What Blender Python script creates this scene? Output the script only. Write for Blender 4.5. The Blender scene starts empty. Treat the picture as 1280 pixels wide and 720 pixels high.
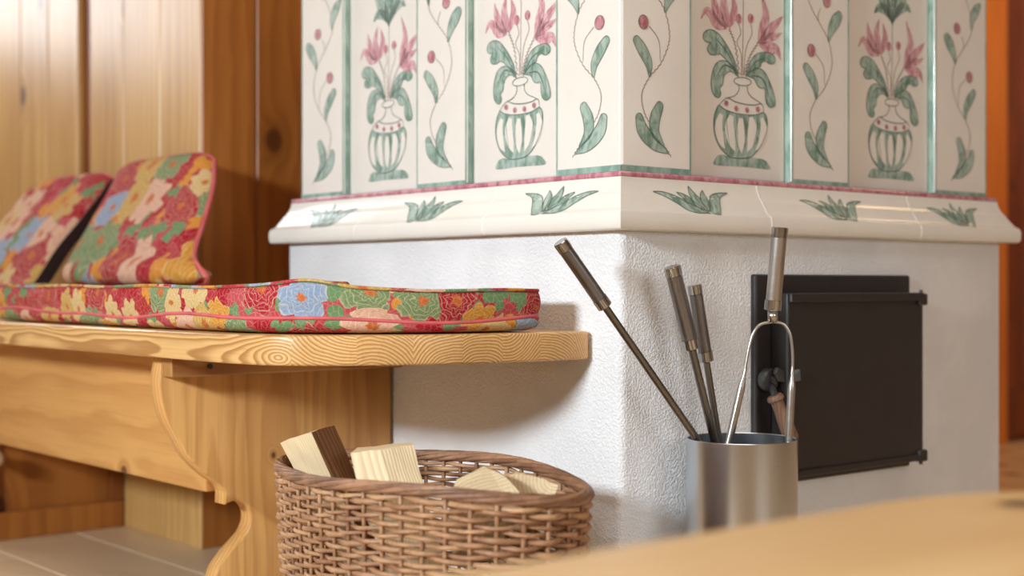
import bpy, bmesh, math, random
from mathutils import Vector, Matrix, noise as mnoise
random.seed(7)
S = bpy.context.scene
C = S.collection
# ------------------------------------------------------------------ camera
# world X runs along the fire-door face of the stove, world Y along its bench face
F_PX, CXP, CYP, TH, H = 1767., 640., 356., math.radians(40.14), .52
cT, sT = math.cos(TH), math.sin(TH)
cam = bpy.data.cameras.new('camera'); camo = bpy.data.objects.new('camera', cam); C.objects.link(camo)
cam.sensor_width = 36; cam.lens = 36 * F_PX / 1280; cam.shift_y = (CYP - 360) / 1280
cam.clip_start = .02
camo.location = (0, 0, H); camo.rotation_euler = (math.pi / 2, 0, -(math.pi / 2 - math.atan2(cT, sT)))
cam.dof.use_dof = True; cam.dof.focus_distance = 1.83; cam.dof.aperture_fstop = 3.1
S.camera = camo
S.view_settings.view_transform = 'Standard'; S.view_settings.look = 'None'
S.view_settings.gamma = 1; S.view_settings.use_curve_mapping = False
S.view_settings.exposure = .17
try:
    S.cycles.use_denoising = True
except Exception:
    pass
# ------------------------------------------------------------------ light
w = bpy.data.worlds.new('world'); S.world = w; w.use_nodes = True
w.node_tree.nodes['Background'].inputs[0].default_value = (.75, .86, 1, 1)
w.node_tree.nodes['Background'].inputs[1].default_value = 1.0
def area(name, loc, target, sx, sy, power, col):
    l = bpy.data.lights.new(name, 'AREA'); l.shape = 'RECTANGLE'; l.size = sx; l.size_y = sy
    l.energy = power; l.color = col
    o = bpy.data.objects.new(name, l); C.objects.link(o); o.location = loc
    d = Vector(target) - Vector(loc); o.rotation_euler = d.to_track_quat('-Z', 'Y').to_euler()
    return o
key = area('window_daylight', (-2.14, .9, 1.42), (1.3, 1.55, .45), .7, .32, 22, (.83, .925, 1)); key.data.spread = math.radians(80)
area('window_daylight_far', (.65, 4.44, 1.66), (.9, 1.5, .6), .9, .76, 15, (.93, .96, 1))
area('front_fill_light', (1.0, -1.94, 1.35), (1.7, 1.36, .6), 1.3, 1.0, 17, (.96, .98, 1))  # unseen fill added to light the fire-door face and its glaze
area('ceiling_fill_light', (.4, .5, 2.2), (.4, .5, 0), 1.4, 1.4, 10, (1, .95, .88))  # unseen overhead fill added for warm ambient light
area('hall_lamp_light', (4.0, 1.2, 2.1), (4.2, 2.5, 1.3), .3, .3, 8, (1, .62, .3))

# ------------------------------------------------------------------ pixel helpers
def ray(px, py):
    a = (px - CXP) / F_PX; b = (CYP - py) / F_PX
    return (cT * a + sT, -sT * a + cT, b)
def onX(px, py, X):
    r = ray(px, py); t = X / r[0]; return Vector((X, r[1] * t, H + r[2] * t))
def onY(px, py, Y):
    r = ray(px, py); t = Y / r[1]; return Vector((r[0] * t, Y, H + r[2] * t))
def onZ(px, py, Z):
    r = ray(px, py); t = (Z - H) / r[2]; return Vector((r[0] * t, r[1] * t, Z))
def atd(px, py, d):
    r = ray(px, py); return Vector((r[0] * d, r[1] * d, H + r[2] * d))

# ------------------------------------------------------------------ object helpers
def link(name, me, mat=None, parent=None, smooth=False):
    if mat and not me.materials: me.materials.append(mat)
    o = bpy.data.objects.new(name, me); C.objects.link(o)
    if parent: o.parent = parent
    if smooth:
        for p in me.polygons: p.use_smooth = True
    return o
def mesh(verts, faces, uvs=None):
    me = bpy.data.meshes.new('mesh'); me.from_pydata([tuple(v) for v in verts], [], faces); me.update()
    if uvs:
        ul = me.uv_layers.new(name='UVMap')
        for lp in me.loops: ul.data[lp.index].uv = uvs[lp.vertex_index]
    return me
def fixn(me):
    bm = bmesh.new(); bm.from_mesh(me); bmesh.ops.recalc_face_normals(bm, faces=bm.faces); bm.to_mesh(me); bm.free(); return me
def bevelled(me, w, seg=2, ang=30):
    bm = bmesh.new(); bm.from_mesh(me)
    bmesh.ops.recalc_face_normals(bm, faces=bm.faces)
    es = [e for e in bm.edges if len(e.link_faces) == 2 and e.calc_face_angle(0) > math.radians(ang)]
    bmesh.ops.bevel(bm, geom=es, offset=w, segments=seg, profile=.5, affect='EDGES', clamp_overlap=True)
    bm.to_mesh(me); bm.free(); return me
def boxm(x0, x1, y0, y1, z0, z1, bev=0, seg=1):
    v = [(x, y, z) for x in (x0, x1) for y in (y0, y1) for z in (z0, z1)]
    f = [(0, 1, 3, 2), (4, 6, 7, 5), (0, 4, 5, 1), (2, 3, 7, 6), (0, 2, 6, 4), (1, 5, 7, 3)]
    me = mesh(v, f)
    return bevelled(me, bev, seg) if bev else me
def box(name, x0, x1, y0, y1, z0, z1, mat, parent=None, bev=0, seg=1):
    return link(name, boxm(x0, x1, y0, y1, z0, z1, bev, seg), mat, parent)
def multibox(boxes):
    v, f = [], []
    for b in boxes:
        m = boxm(*b); k = len(v); v += [x.co[:] for x in m.vertices]; f += [[i + k for i in p.vertices] for p in m.polygons]
        bpy.data.meshes.remove(m)
    return mesh(v, f)
def prism(poly, lift, bev=0, seg=2):
    """poly: list of 3D points of one side; lift: offset vector to the other side"""
    n = len(poly); lift = Vector(lift)
    v = [Vector(p) for p in poly] + [Vector(p) + lift for p in poly]
    f = [tuple(range(n)), tuple(range(2 * n - 1, n - 1, -1))] + [(i, (i + 1) % n, n + (i + 1) % n, n + i) for i in range(n)]
    me = fixn(mesh(v, f))
    return bevelled(me, bev, seg) if bev else me
def cat(pts, n=6, closed=False):
    """Catmull-Rom through tuples of any dimension"""
    P = [Vector(p) for p in pts]; out = []; m = len(P)
    rng = range(m if closed else m - 1)
    for i in rng:
        p0 = P[i - 1] if (closed or i > 0) else P[0] * 2 - P[1]
        p1 = P[i]; p2 = P[(i + 1) % m]
        p3 = P[(i + 2) % m] if (closed or i + 2 < m) else P[-1] * 2 - P[-2]
        for k in range(n):
            t = k / n
            out.append(.5 * ((2 * p1) + (p2 - p0) * t + (2 * p0 - 5 * p1 + 4 * p2 - p3) * t * t + (3 * p1 - p0 - 3 * p2 + p3) * t ** 3))
    if not closed: out.append(P[-1])
    return out
def tubedata(pts, rad, sides=8, closed=False, caps=True, flat=1.0):
    P = [Vector(p) for p in pts]; n = len(P)
    R = rad if isinstance(rad, (list, tuple)) else [rad] * n
    v, f = [], []; up = None
    for i in range(n):
        a = P[i - 1] if (i > 0 or closed) else P[i]; b = P[(i + 1) % n] if (i < n - 1 or closed) else P[i]
        t = (b - a).normalized()
        if up is None:
            up = Vector((0, 0, 1)) if abs(t.z) < .9 else Vector((0, 1, 0))
        s = t.cross(up)
        if s.length < 1e-6: s = t.orthogonal()
        s.normalize(); up2 = s.cross(t).normalized(); up = up2
        for k in range(sides):
            an = 2 * math.pi * k / sides
            v.append(P[i] + s * (math.cos(an) * R[i]) + up2 * (math.sin(an) * R[i] * flat))
    for i in range(n if closed else n - 1):
        j = (i + 1) % n
        for k in range(sides):
            f.append((i * sides + k, i * sides + (k + 1) % sides, j * sides + (k + 1) % sides, j * sides + k))
    if caps and not closed:
        f.append(tuple(range(sides - 1, -1, -1))); f.append(tuple(range((n - 1) * sides, n * sides)))
    return v, f
def tube(pts, rad, sides=8, closed=False, caps=True, flat=1.0):
    v, f = tubedata(pts, rad, sides, closed, caps, flat); return fixn(mesh(v, f))
def lathe(prof, axis0=(0, 0, 0), direction=(0, 0, 1), sides=32):
    """prof: (radius, distance along the axis)"""
    d = Vector(direction).normalized(); s = d.orthogonal().normalized(); u = d.cross(s); o = Vector(axis0)
    v, f = [], []; n = len(prof)
    for r, h in prof:
        for k in range(sides):
            an = 2 * math.pi * k / sides
            v.append(o + d * h + (s * math.cos(an) + u * math.sin(an)) * max(r, 1e-5))
    for i in range(n - 1):
        for k in range(sides):
            f.append((i * sides + k, i * sides + (k + 1) % sides, (i + 1) * sides + (k + 1) % sides, (i + 1) * sides + k))
    f.append(tuple(range(sides))); f.append(tuple(range((n - 1) * sides, n * sides)))
    return fixn(mesh(v, f))
def autosmooth(o, deg=40):
    me = o.data; 
    for p in me.polygons: p.use_smooth = True
    bm = bmesh.new(); bm.from_mesh(me)
    for e in bm.edges:
        e.smooth = not (len(e.link_faces) == 2 and e.calc_face_angle(0) > math.radians(deg))
    bm.to_mesh(me); bm.free(); return o
def tag(o, label, cat_, group=None):
    o['label'] = label; o['category'] = cat_
    if group: o['group'] = group
    return o
def struct(o, label, cat_='structure'):
    o['kind'] = 'structure'; o['label'] = label; o['category'] = cat_; return o
def empty(name, loc=(0, 0, 0)):
    o = bpy.data.objects.new(name, None); C.objects.link(o); o.location = loc; o.empty_display_size = .05; return o
def adopt(o, parent):
    """parent a mesh written in world coordinates to an empty that is not at the origin"""
    o.parent = parent; o.location = Vector(o.location) - Vector(parent.location); return o

# ------------------------------------------------------------------ materials
def srgb(r, g, b):
    f = lambda v: (v / 255 / 12.92) if v / 255 <= .04045 else ((v / 255 + .055) / 1.055) ** 2.4
    return (f(r), f(g), f(b), 1)
class NT:
    def __init__(s, name):
        s.m = bpy.data.materials.new(name); s.m.use_nodes = True; s.t = s.m.node_tree
        s.b = s.t.nodes['Principled BSDF']
    def n(s, typ, **kw):
        nd = s.t.nodes.new(typ)
        for k, v in kw.items(): setattr(nd, k, v)
        return nd
    def put(s, sock, v):
        if isinstance(v, bpy.types.NodeSocket): s.t.links.new(v, sock)
        elif v is not None: sock.default_value = v
    def m_(s, op, a, b=None, c=None):
        nd = s.n('ShaderNodeMath', operation=op)
        for i, x in enumerate((a, b, c)):
            if x is not None: s.put(nd.inputs[i], x)
        return nd.outputs[0]
    def mix(s, f, a, b, blend='MIX'):
        nd = s.n('ShaderNodeMix', data_type='RGBA', blend_type=blend)
        s.put(nd.inputs[0], f); s.put(nd.inputs[6], a); s.put(nd.inputs[7], b); return nd.outputs[2]
    def ss(s, v, a, b):
        nd = s.n('ShaderNodeMapRange', interpolation_type='SMOOTHSTEP')
        s.put(nd.inputs[0], v); nd.inputs[1].default_value = a; nd.inputs[2].default_value = b; return nd.outputs[0]
    def xyz(s, v):
        nd = s.n('ShaderNodeSeparateXYZ'); s.put(nd.inputs[0], v); return nd.outputs
    def vec(s, x, y, z):
        nd = s.n('ShaderNodeCombineXYZ'); s.put(nd.inputs[0], x); s.put(nd.inputs[1], y); s.put(nd.inputs[2], z); return nd.outputs[0]
    def noise(s, v, scale, detail=3, rough=.5, dist=0):
        nd = s.n('ShaderNodeTexNoise'); s.put(nd.inputs['Vector'], v); nd.inputs['Scale'].default_value = scale
        nd.inputs['Detail'].default_value = detail; nd.inputs['Roughness'].default_value = rough
        nd.inputs['Distortion'].default_value = dist; return nd.outputs[0]
    def vor(s, v, scale, dims='3D', feature='F1', rnd=1):
        nd = s.n('ShaderNodeTexVoronoi', voronoi_dimensions=dims, feature=feature); s.put(nd.inputs['Vector'], v)
        nd.inputs['Scale'].default_value = scale; nd.inputs['Randomness'].default_value = rnd; return nd
    def obj(s): return s.n('ShaderNodeTexCoord').outputs['Object']
    def uv(s): return s.n('ShaderNodeTexCoord').outputs['UV']
    def rnd(s): return s.n('ShaderNodeObjectInfo').outputs['Random']
    def bump(s, h, strength, dist=.001):
        nd = s.n('ShaderNodeBump'); nd.inputs['Strength'].default_value = strength; nd.inputs['Distance'].default_value = dist
        s.put(nd.inputs['Height'], h); s.t.links.new(nd.outputs[0], s.b.inputs['Normal'])
    def done(s, col=None, rough=.5, metal=0., spec=None, coat=0):
        s.put(s.b.inputs['Base Color'], col); s.put(s.b.inputs['Roughness'], rough); s.put(s.b.inputs['Metallic'], metal)
        if spec is not None: s.put(s.b.inputs['Specular IOR Level'], spec)
        if coat: s.b.inputs['Coat Weight'].default_value = coat; s.b.inputs['Coat Roughness'].default_value = .12
        return s.m
def flat(name, col, rough=.5, metal=0., var=.08, scale=40, coat=0):
    n = NT(name); nz = n.noise(n.obj(), scale, 4)
    c2 = tuple(min(1, x * (1 + var * 2)) for x in col[:3]) + (1,); c1 = tuple(x * (1 - var * 2) for x in col[:3]) + (1,)
    return n.done(n.mix(nz, c1, c2), rough, metal, coat=coat)
def pine(name, grain, a, b, light, dark, stave=.07, spacing=.0042, rough=.42, knots=1., contrast=.75, knotscale=5., thick0=0., tint=.25, shift=True, bump=.25, knot=(86, 46, 20)):
    n = NT(name); o = n.xyz(n.obj()); ix = {'X': 0, 'Y': 1, 'Z': 2}
    rn = n.rnd()
    off = n.m_('MULTIPLY', rn, 7.3 if shift else 0.)
    G = n.m_('ADD', o[ix[grain]], off); A = n.m_('ADD', o[ix[a]], n.m_('MULTIPLY', off, .37)); B = n.m_('SUBTRACT', o[ix[b]], thick0)
    idx = n.m_('FLOOR', n.m_('DIVIDE', A, stave))
    wn = n.n('ShaderNodeTexWhiteNoise', noise_dimensions='1D'); n.put(wn.inputs['W'], n.m_('ADD', idx, n.m_('MULTIPLY', rn, 91)))
    wr = n.xyz(wn.outputs['Color'])
    al = n.m_('SUBTRACT', A, n.m_('MULTIPLY', n.m_('ADD', idx, .5), stave))
    a0 = n.m_('MULTIPLY', n.m_('SUBTRACT', wr[0], .5), stave * 1.5)
    b0 = n.m_('MULTIPLY', n.m_('SUBTRACT', wr[1], .5), .13)
    wv = n.vec(n.m_('ADD', n.m_('MULTIPLY', G, 2.2), n.m_('MULTIPLY', wr[2], 30)), n.m_('MULTIPLY', A, 9.), n.m_('MULTIPLY', B, 9.))
    nz = n.n('ShaderNodeTexNoise'); n.put(nz.inputs['Vector'], wv); nz.inputs['Scale'].default_value = 1.; nz.inputs['Detail'].default_value = 3
    nc = n.xyz(nz.outputs['Color'])
    da = n.m_('ADD', n.m_('SUBTRACT', al, a0), n.m_('MULTIPLY', n.m_('SUBTRACT', nc[0], .5), .03))
    db = n.m_('ADD', n.m_('SUBTRACT', B, b0), n.m_('MULTIPLY', n.m_('SUBTRACT', nc[1], .5), .03))
    r = n.m_('SQRT', n.m_('ADD', n.m_('MULTIPLY', da, da), n.m_('MULTIPLY', db, db)))
    kv = n.vec(n.m_('MULTIPLY', G, .75), n.m_('ADD', A, n.m_('MULTIPLY', B, .9)), 0.)
    vo = n.vor(kv, knotscale, '2D'); kd = vo.outputs['Distance']; kc = n.xyz(vo.outputs['Color'])
    on = n.m_('MULTIPLY', n.m_('GREATER_THAN', kc[0], 1 - .55 * knots), 1.) if knots else None
    if knots:
        ksz = n.m_('ADD', .5, kc[1])
        kk = n.m_('DIVIDE', kd, ksz)
        r = n.m_('ADD', r, n.m_('MULTIPLY', n.m_('MULTIPLY', n.m_('EXPONENT', n.m_('MULTIPLY', n.m_('MULTIPLY', kk, kk), -90.)), .022), on))
    fr = n.m_('FRACT', n.m_('DIVIDE', r, spacing))
    ring = n.m_('MULTIPLY', n.m_('MULTIPLY', n.ss(fr, .15, .82), n.m_('SUBTRACT', 1., n.ss(fr, .86, 1.))), contrast)
    fib = n.noise(n.vec(n.m_('MULTIPLY', G, 6.), n.m_('MULTIPLY', A, 260.), n.m_('MULTIPLY', B, 260.)), 1., 2)
    big = n.noise(n.vec(n.m_('MULTIPLY', G, 1.1), n.m_('MULTIPLY', A, 5.), n.m_('MULTIPLY', B, 5.)), 1.2, 3)
    col = n.mix(ring, light, dark)
    dk = tuple(x * .72 for x in dark[:3]) + (1,)
    col = n.mix(n.m_('MULTIPLY', n.ss(big, .42, .75), tint * 1.6), col, dk)
    col = n.mix(n.m_('MULTIPLY', n.m_('SUBTRACT', wr[2], .1), tint), col, dark)
    col = n.mix(n.m_('MULTIPLY', n.ss(fib, .45, .8), .22), col, dk)
    if knots:
        km = n.m_('MULTIPLY', n.m_('SUBTRACT', 1., n.ss(kk, .034, .072)), on)
        halo = n.m_('MULTIPLY', n.m_('SUBTRACT', 1., n.ss(kk, .05, .16)), n.m_('MULTIPLY', on, .45))
        col = n.mix(halo, col, dk); col = n.mix(n.m_('MULTIPLY', km, .85), col, srgb(*knot))
    if bump: n.bump(n.m_('ADD', ring, n.m_('MULTIPLY', fib, .6)), bump, .0006)
    return n.done(col, n.m_('ADD', rough - .05, n.m_('MULTIPLY', fib, .12)))
LT, DK = srgb(230, 178, 108), srgb(178, 116, 56)
M = {}
M['seat'] = pine('bench_seat_pine', 'Y', 'X', 'Z', srgb(234, 190, 126), srgb(156, 100, 48), stave=.062, spacing=.0040, rough=.34, knots=.4, contrast=.72, thick0=.43, shift=False, bump=.5, tint=.18)
M['leg'] = pine('bench_leg_pine', 'Z', 'X', 'Y', LT, DK, stave=.095, spacing=.009, rough=.45, knots=1.3, contrast=.42, knotscale=8., thick0=2.0, tint=.22)
M['apron'] = pine('bench_apron_pine', 'Y', 'Z', 'X', LT, DK, stave=.5, spacing=.011, rough=.42, knots=.8, contrast=.35, knotscale=5., tint=.25)
M['batten'] = pine('bench_batten_pine', 'X', 'Z', 'Y', srgb(214, 164, 100), srgb(150, 92, 44), stave=.2, spacing=.006, rough=.5, knots=.3)
M['wallboard'] = pine('varnished_wall_pine', 'Z', 'Y', 'X', srgb(220, 178, 112), srgb(178, 126, 64), stave=.3, spacing=.012, rough=.36, knots=.9, contrast=.4, knotscale=4., thick0=1.0)
M['backboard'] = pine('amber_wall_pine', 'Z', 'X', 'Y', srgb(196, 126, 58), srgb(146, 82, 30), stave=.3, spacing=.013, rough=.4, knots=.9, contrast=.4, knotscale=4., thick0=2.0)
M['darkpine'] = pine('dark_pine', 'Z', 'X', 'Y', srgb(150, 84, 34), srgb(104, 52, 18), stave=.14, spacing=.012, rough=.45, knots=.8, contrast=.4)
M['doorwood'] = pine('reddish_door_wood', 'Z', 'X', 'Y', srgb(138, 62, 24), srgb(92, 36, 12), stave=.3, spacing=.014, rough=.4, knots=.5, contrast=.4)
M['casing'] = pine('lamplit_casing_wood', 'Z', 'X', 'Y', srgb(232, 140, 50), srgb(200, 104, 30), stave=.3, spacing=.014, rough=.4, knots=0, contrast=.3)  # warm lamp glow put into the orange of the casing
M['floor'] = pine('pale_floor_pine', 'Y', 'X', 'Z', srgb(248, 224, 186), srgb(222, 190, 146), stave=.5, spacing=.011, rough=.42, knots=.9, contrast=.45, knotscale=4., knot=(120, 84, 56))
M['table'] = pine('honey_table_wood', 'X', 'Y', 'Z', srgb(246, 210, 152), srgb(228, 182, 118), stave=.14, spacing=.012, rough=.4, knots=.4, contrast=.4)
M['ceiling'] = pine('ceiling_pine', 'X', 'Y', 'Z', srgb(220, 190, 150), srgb(196, 156, 110), stave=.12, spacing=.012, rough=.5, knots=.6, contrast=.3)
M['split'] = pine('split_firewood', 'Z', 'X', 'Y', srgb(232, 212, 174), srgb(202, 170, 122), stave=.4, spacing=.0035, rough=.75, knots=0, contrast=.55, bump=.8, tint=.12)
M['bark'] = pine('firewood_bark', 'Z', 'X', 'Y', srgb(150, 104, 62), srgb(92, 56, 30), stave=.02, spacing=.006, rough=.85, knots=0, contrast=.7, bump=1., tint=.4)
def plaster(name, col, sc, st):
    n = NT(name); o = n.obj()
    a = n.noise(o, sc, 2, .5); b = n.noise(o, 9., 3)
    n.bump(n.m_('ADD', n.ss(a, .3, .72), n.m_('MULTIPLY', b, .5)), st, .0022)
    c2 = tuple(x * .93 for x in col[:3]) + (1,)
    return n.done(n.mix(n.ss(b, .35, .7), c2, col), .85, spec=.25)
M['plaster'] = plaster('white_stove_plaster', srgb(238, 238, 238), 290., .55)
M['roomwall'] = plaster('room_plaster', srgb(214, 200, 180), 60., .3)
def glaze(name, col, var, rough=.14):
    n = NT(name); o = n.obj(); a = n.noise(o, 12., 3); b = n.noise(o, 60., 2)
    n.bump(n.m_('ADD', a, n.m_('MULTIPLY', b, .15)), .12, .002)
    c2 = tuple(x * var for x in col[:3]) + (1,)
    return n.done(n.mix(n.ss(a, .3, .7), c2, col), rough, spec=.5)
M['tile'] = glaze('cream_glazed_tile', srgb(236, 230, 220), .96)
M['cornice'] = glaze('cream_glazed_cornice', srgb(238, 233, 222), .96, .2)
M['grout'] = flat('tile_grout', srgb(206, 190, 170), .85)
def paint(name, light, dark, lo=.35, hi=.68, scale=70.):
    n = NT(name); o = n.obj(); x = n.xyz(o)
    a = n.noise(n.vec(n.m_('MULTIPLY', x[0], 1.), x[1], n.m_('MULTIPLY', x[2], .45)), scale, 3, .6, .8)
    return n.done(n.mix(n.ss(a, lo, hi), light, dark), .2)
M['p_green'] = paint('painted_green', srgb(178, 196, 184), srgb(112, 142, 126))
M['p_border'] = paint('painted_border_green', srgb(164, 190, 176), srgb(124, 158, 144), scale=50)
M['p_dark'] = flat('painted_outline', srgb(98, 112, 102), .3, var=.15, scale=200)
M['p_stem'] = flat('painted_stem', srgb(138, 116, 108), .3, var=.15, scale=300)
M['p_pink'] = paint('painted_pink', srgb(226, 186, 188), srgb(190, 126, 138), scale=110.)
M['p_red'] = paint('painted_red', srgb(210, 156, 160), srgb(172, 102, 114), scale=160.)
M['p_line'] = paint('painted_rose_line', srgb(212, 156, 162), srgb(176, 100, 116), scale=60.)
M['p_cream'] = M['tile']
M['iron'] = flat('black_iron', srgb(44, 40, 40), .42, .0, .15, 30)
M['iron2'] = flat('grey_iron', srgb(92, 94, 96), .4, .6, .1, 60)
def steel(name, col, rough, axis, sc=260., dk=.75):
    n = NT(name); o = n.xyz(n.obj()); k = [1., 1., 1.]
    sv = n.vec(*[n.m_('MULTIPLY', o[i], (4. if 'XYZ'[i] == axis else sc)) for i in range(3)])
    a = n.noise(sv, 1., 3)
    c2 = tuple(x * dk for x in col[:3]) + (1,)
    return n.done(n.mix(a, c2, col), n.m_('ADD', rough - .06, n.m_('MULTIPLY', a, .14)), 1.)
def horiz(name, col, rough):
    n = NT(name); o = n.xyz(n.obj()); a = n.noise(n.vec(n.m_('MULTIPLY', o[0], 3.), n.m_('MULTIPLY', o[1], 3.), n.m_('MULTIPLY', o[2], 420.)), 1., 3)
    c2 = tuple(x * .86 for x in col[:3]) + (1,)
    m = n.done(n.mix(a, c2, col), n.m_('ADD', rough - .05, n.m_('MULTIPLY', a, .12)), 1.)
    n.b.inputs['Anisotropic'].default_value = .55
    return m
M['bucket'] = horiz('brushed_bucket_steel', srgb(216, 224, 232), .22)
M['handle'] = horiz('brushed_tool_steel', srgb(148, 148, 150), .3)
M['handle_light'] = horiz('light_tool_steel', srgb(196, 192, 186), .3)
M['rod'] = flat('tool_rod_steel', srgb(128, 122, 114), .34, 1., .06, 90)
M['chrome'] = flat('polished_cap_steel', srgb(188, 194, 200), .12, 1., .02, 30)
def wicker(name, light, dark):
    n = NT(name); o = n.obj(); r = n.rnd()
    a = n.noise(n.vec(*[n.m_('ADD', n.m_('MULTIPLY', q, 1.), n.m_('MULTIPLY', r, 9.)) for q in n.xyz(o)]), 16., 3, .6)
    b = n.noise(o, 170., 3)
    f = n.m_('ADD', n.m_('MULTIPLY', n.ss(a, .3, .7), .7), n.m_('MULTIPLY', r, .3))
    c = n.mix(f, light, dark); c = n.mix(n.m_('MULTIPLY', n.ss(b, .5, .8), .45), c, tuple(x * .45 for x in dark[:3]) + (1,))
    n.bump(b, .4, .0006)
    return n.done(c, .48)
M['wicker'] = wicker('wicker', srgb(206, 162, 120), srgb(132, 88, 60))
M['wickerrim'] = wicker('wicker_rim', srgb(178, 134, 102), srgb(108, 74, 54))
M['wickerin'] = wicker('wicker_base', srgb(120, 78, 50), srgb(70, 42, 28))
M['knob'] = flat('pale_peg_wood', srgb(226, 192, 150), .5)
M['gap_shade'] = flat('cushion_gap_shade', srgb(40, 20, 16), .9)  # near-black colour standing in for shade beside the cushion
M['glasspale'] = flat('pale_window_frame', srgb(230, 224, 214), .5)

def brocade(name, sc=1.):
    n = NT(name); sv_ = n.n('ShaderNodeVectorMath', operation='SCALE'); n.put(sv_.inputs[0], n.uv()); sv_.inputs['Scale'].default_value = sc; uv = sv_.outputs[0]
    wob = n.n('ShaderNodeTexNoise'); n.put(wob.inputs['Vector'], uv); wob.inputs['Scale'].default_value = 34.; wob.inputs['Detail'].default_value = 2
    wv = n.n('ShaderNodeVectorMath', operation='SUBTRACT'); n.put(wv.inputs[0], wob.outputs['Color']); wv.inputs[1].default_value = (.5, .5, .5)
    ws = n.n('ShaderNodeVectorMath', operation='SCALE'); n.put(ws.inputs[0], wv.outputs[0]); ws.inputs['Scale'].default_value = .022
    wa = n.n('ShaderNodeVectorMath', operation='ADD'); n.put(wa.inputs[0], uv); n.put(wa.inputs[1], ws.outputs[0]); p = wa.outputs[0]
    def flowers(vec, scale, petals, r0, amp, rnd=.85):
        v = n.vor(vec, scale, '2D', rnd=rnd)
        sb = n.n('ShaderNodeVectorMath', operation='SUBTRACT'); n.put(sb.inputs[0], vec); n.put(sb.inputs[1], v.outputs['Position'])
        e = n.xyz(sb.outputs[0]); c = n.xyz(v.outputs['Color'])
        ang = n.m_('ADD', n.m_('ARCTAN2', e[1], e[0]), n.m_('MULTIPLY', c[2], 6.28))
        pet = n.m_('ABSOLUTE', n.m_('SINE', n.m_('MULTIPLY', ang, petals / 2)))
        rad = n.m_('MULTIPLY', n.m_('ADD', r0, n.m_('MULTIPLY', pet, amp)), n.m_('ADD', .75, n.m_('MULTIPLY', c[1], .45)))
        q = n.m_('DIVIDE', v.outputs['Distance'], rad)
        return q, c, ang, pet
    q1, c1, an1, pt1 = flowers(p, 15.5, 7, .40, .17)
    q2, c2, an2, pt2 = flowers(n.vec(n.m_('ADD', n.xyz(p)[0], .37), n.xyz(p)[1], 0.), 27., 3, .2, .35)
    rp = n.n('ShaderNodeValToRGB'); rp.color_ramp.interpolation = 'CONSTANT'; n.put(rp.inputs[0], c1[0])
    cols = [(0, (214, 152, 50)), (.2, (218, 190, 130)), (.36, (140, 168, 198)), (.5, (176, 36, 58)), (.64, (206, 168, 90)), (.78, (120, 148, 102)), (.92, (226, 182, 156))]
    el = rp.color_ramp.elements
    el[0].position = 0; el[0].color = srgb(*cols[0][1]); el[1].position = cols[1][0]; el[1].color = srgb(*cols[1][1])
    for ps, cc in cols[2:]:
        x = el.new(ps); x.color = srgb(*cc)
    rq = n.n('ShaderNodeValToRGB'); rq.color_ramp.interpolation = 'CONSTANT'; n.put(rq.inputs[0], c2[0])
    eq = rq.color_ramp.elements; eq[0].color = srgb(110, 152, 104); eq[1].position = .45; eq[1].color = srgb(178, 28, 54)
    x = eq.new(.75); x.color = srgb(222, 150, 60)
    ground = n.mix(n.ss(n.noise(uv, 9., 2), .4, .62), srgb(196, 84, 94), srgb(180, 50, 58))
    col = n.mix(n.m_('SUBTRACT', 1., n.ss(q2, .93, 1.)), ground, rq.outputs[0])
    inside = n.m_('SUBTRACT', 1., n.ss(q1, .95, 1.))
    # lighter thread drawing inside the flowers
    th = n.m_('ABSOLUTE', n.m_('SINE', n.m_('ADD', n.m_('MULTIPLY', q1, 15.), n.m_('MULTIPLY', pt1, 5.))))
    lt = n.mix(n.m_('MULTIPLY', n.m_('SUBTRACT', 1., n.ss(th, .12, .42)), .36), rp.outputs[0], srgb(246, 232, 190))
    lt = n.mix(n.m_('SUBTRACT', 1., n.ss(q1, .16, .24)), lt, srgb(204, 112, 60))
    edge = n.m_('MULTIPLY', n.ss(q1, .8, .95), .15)
    lt = n.mix(edge, lt, srgb(250, 236, 200))
    col = n.mix(inside, col, lt)
    # vein threads over the whole cloth
    vn = n.vor(p, 120., '2D', 'DISTANCE_TO_EDGE').outputs['Distance']
    col = n.mix(n.m_('MULTIPLY', n.m_('SUBTRACT', 1., n.ss(vn, .02, .1)), .22), col, srgb(238, 208, 150))
    col = n.mix(n.m_('MULTIPLY', n.ss(n.noise(uv, 240., 2), .45, .7), .22), col, srgb(120, 70, 50))
    u = n.xyz(uv)
    weave = n.m_('MULTIPLY', n.m_('SINE', n.m_('MULTIPLY', u[0], 5200.)), n.m_('SINE', n.m_('MULTIPLY', u[1], 5200.)))
    n.bump(n.m_('ADD', n.m_('MULTIPLY', weave, .3), th), .15, .0006)
    col = n.mix(1., col, (.84, .80, .80, 1), 'MULTIPLY')
    return n.done(col, .85, spec=.15)
M['fabric'] = brocade('floral_brocade'); M['fabric2'] = brocade('floral_brocade_large', .62)
M['piping'] = flat('rose_piping', srgb(204, 96, 98), .7, var=.25, scale=25)

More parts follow.
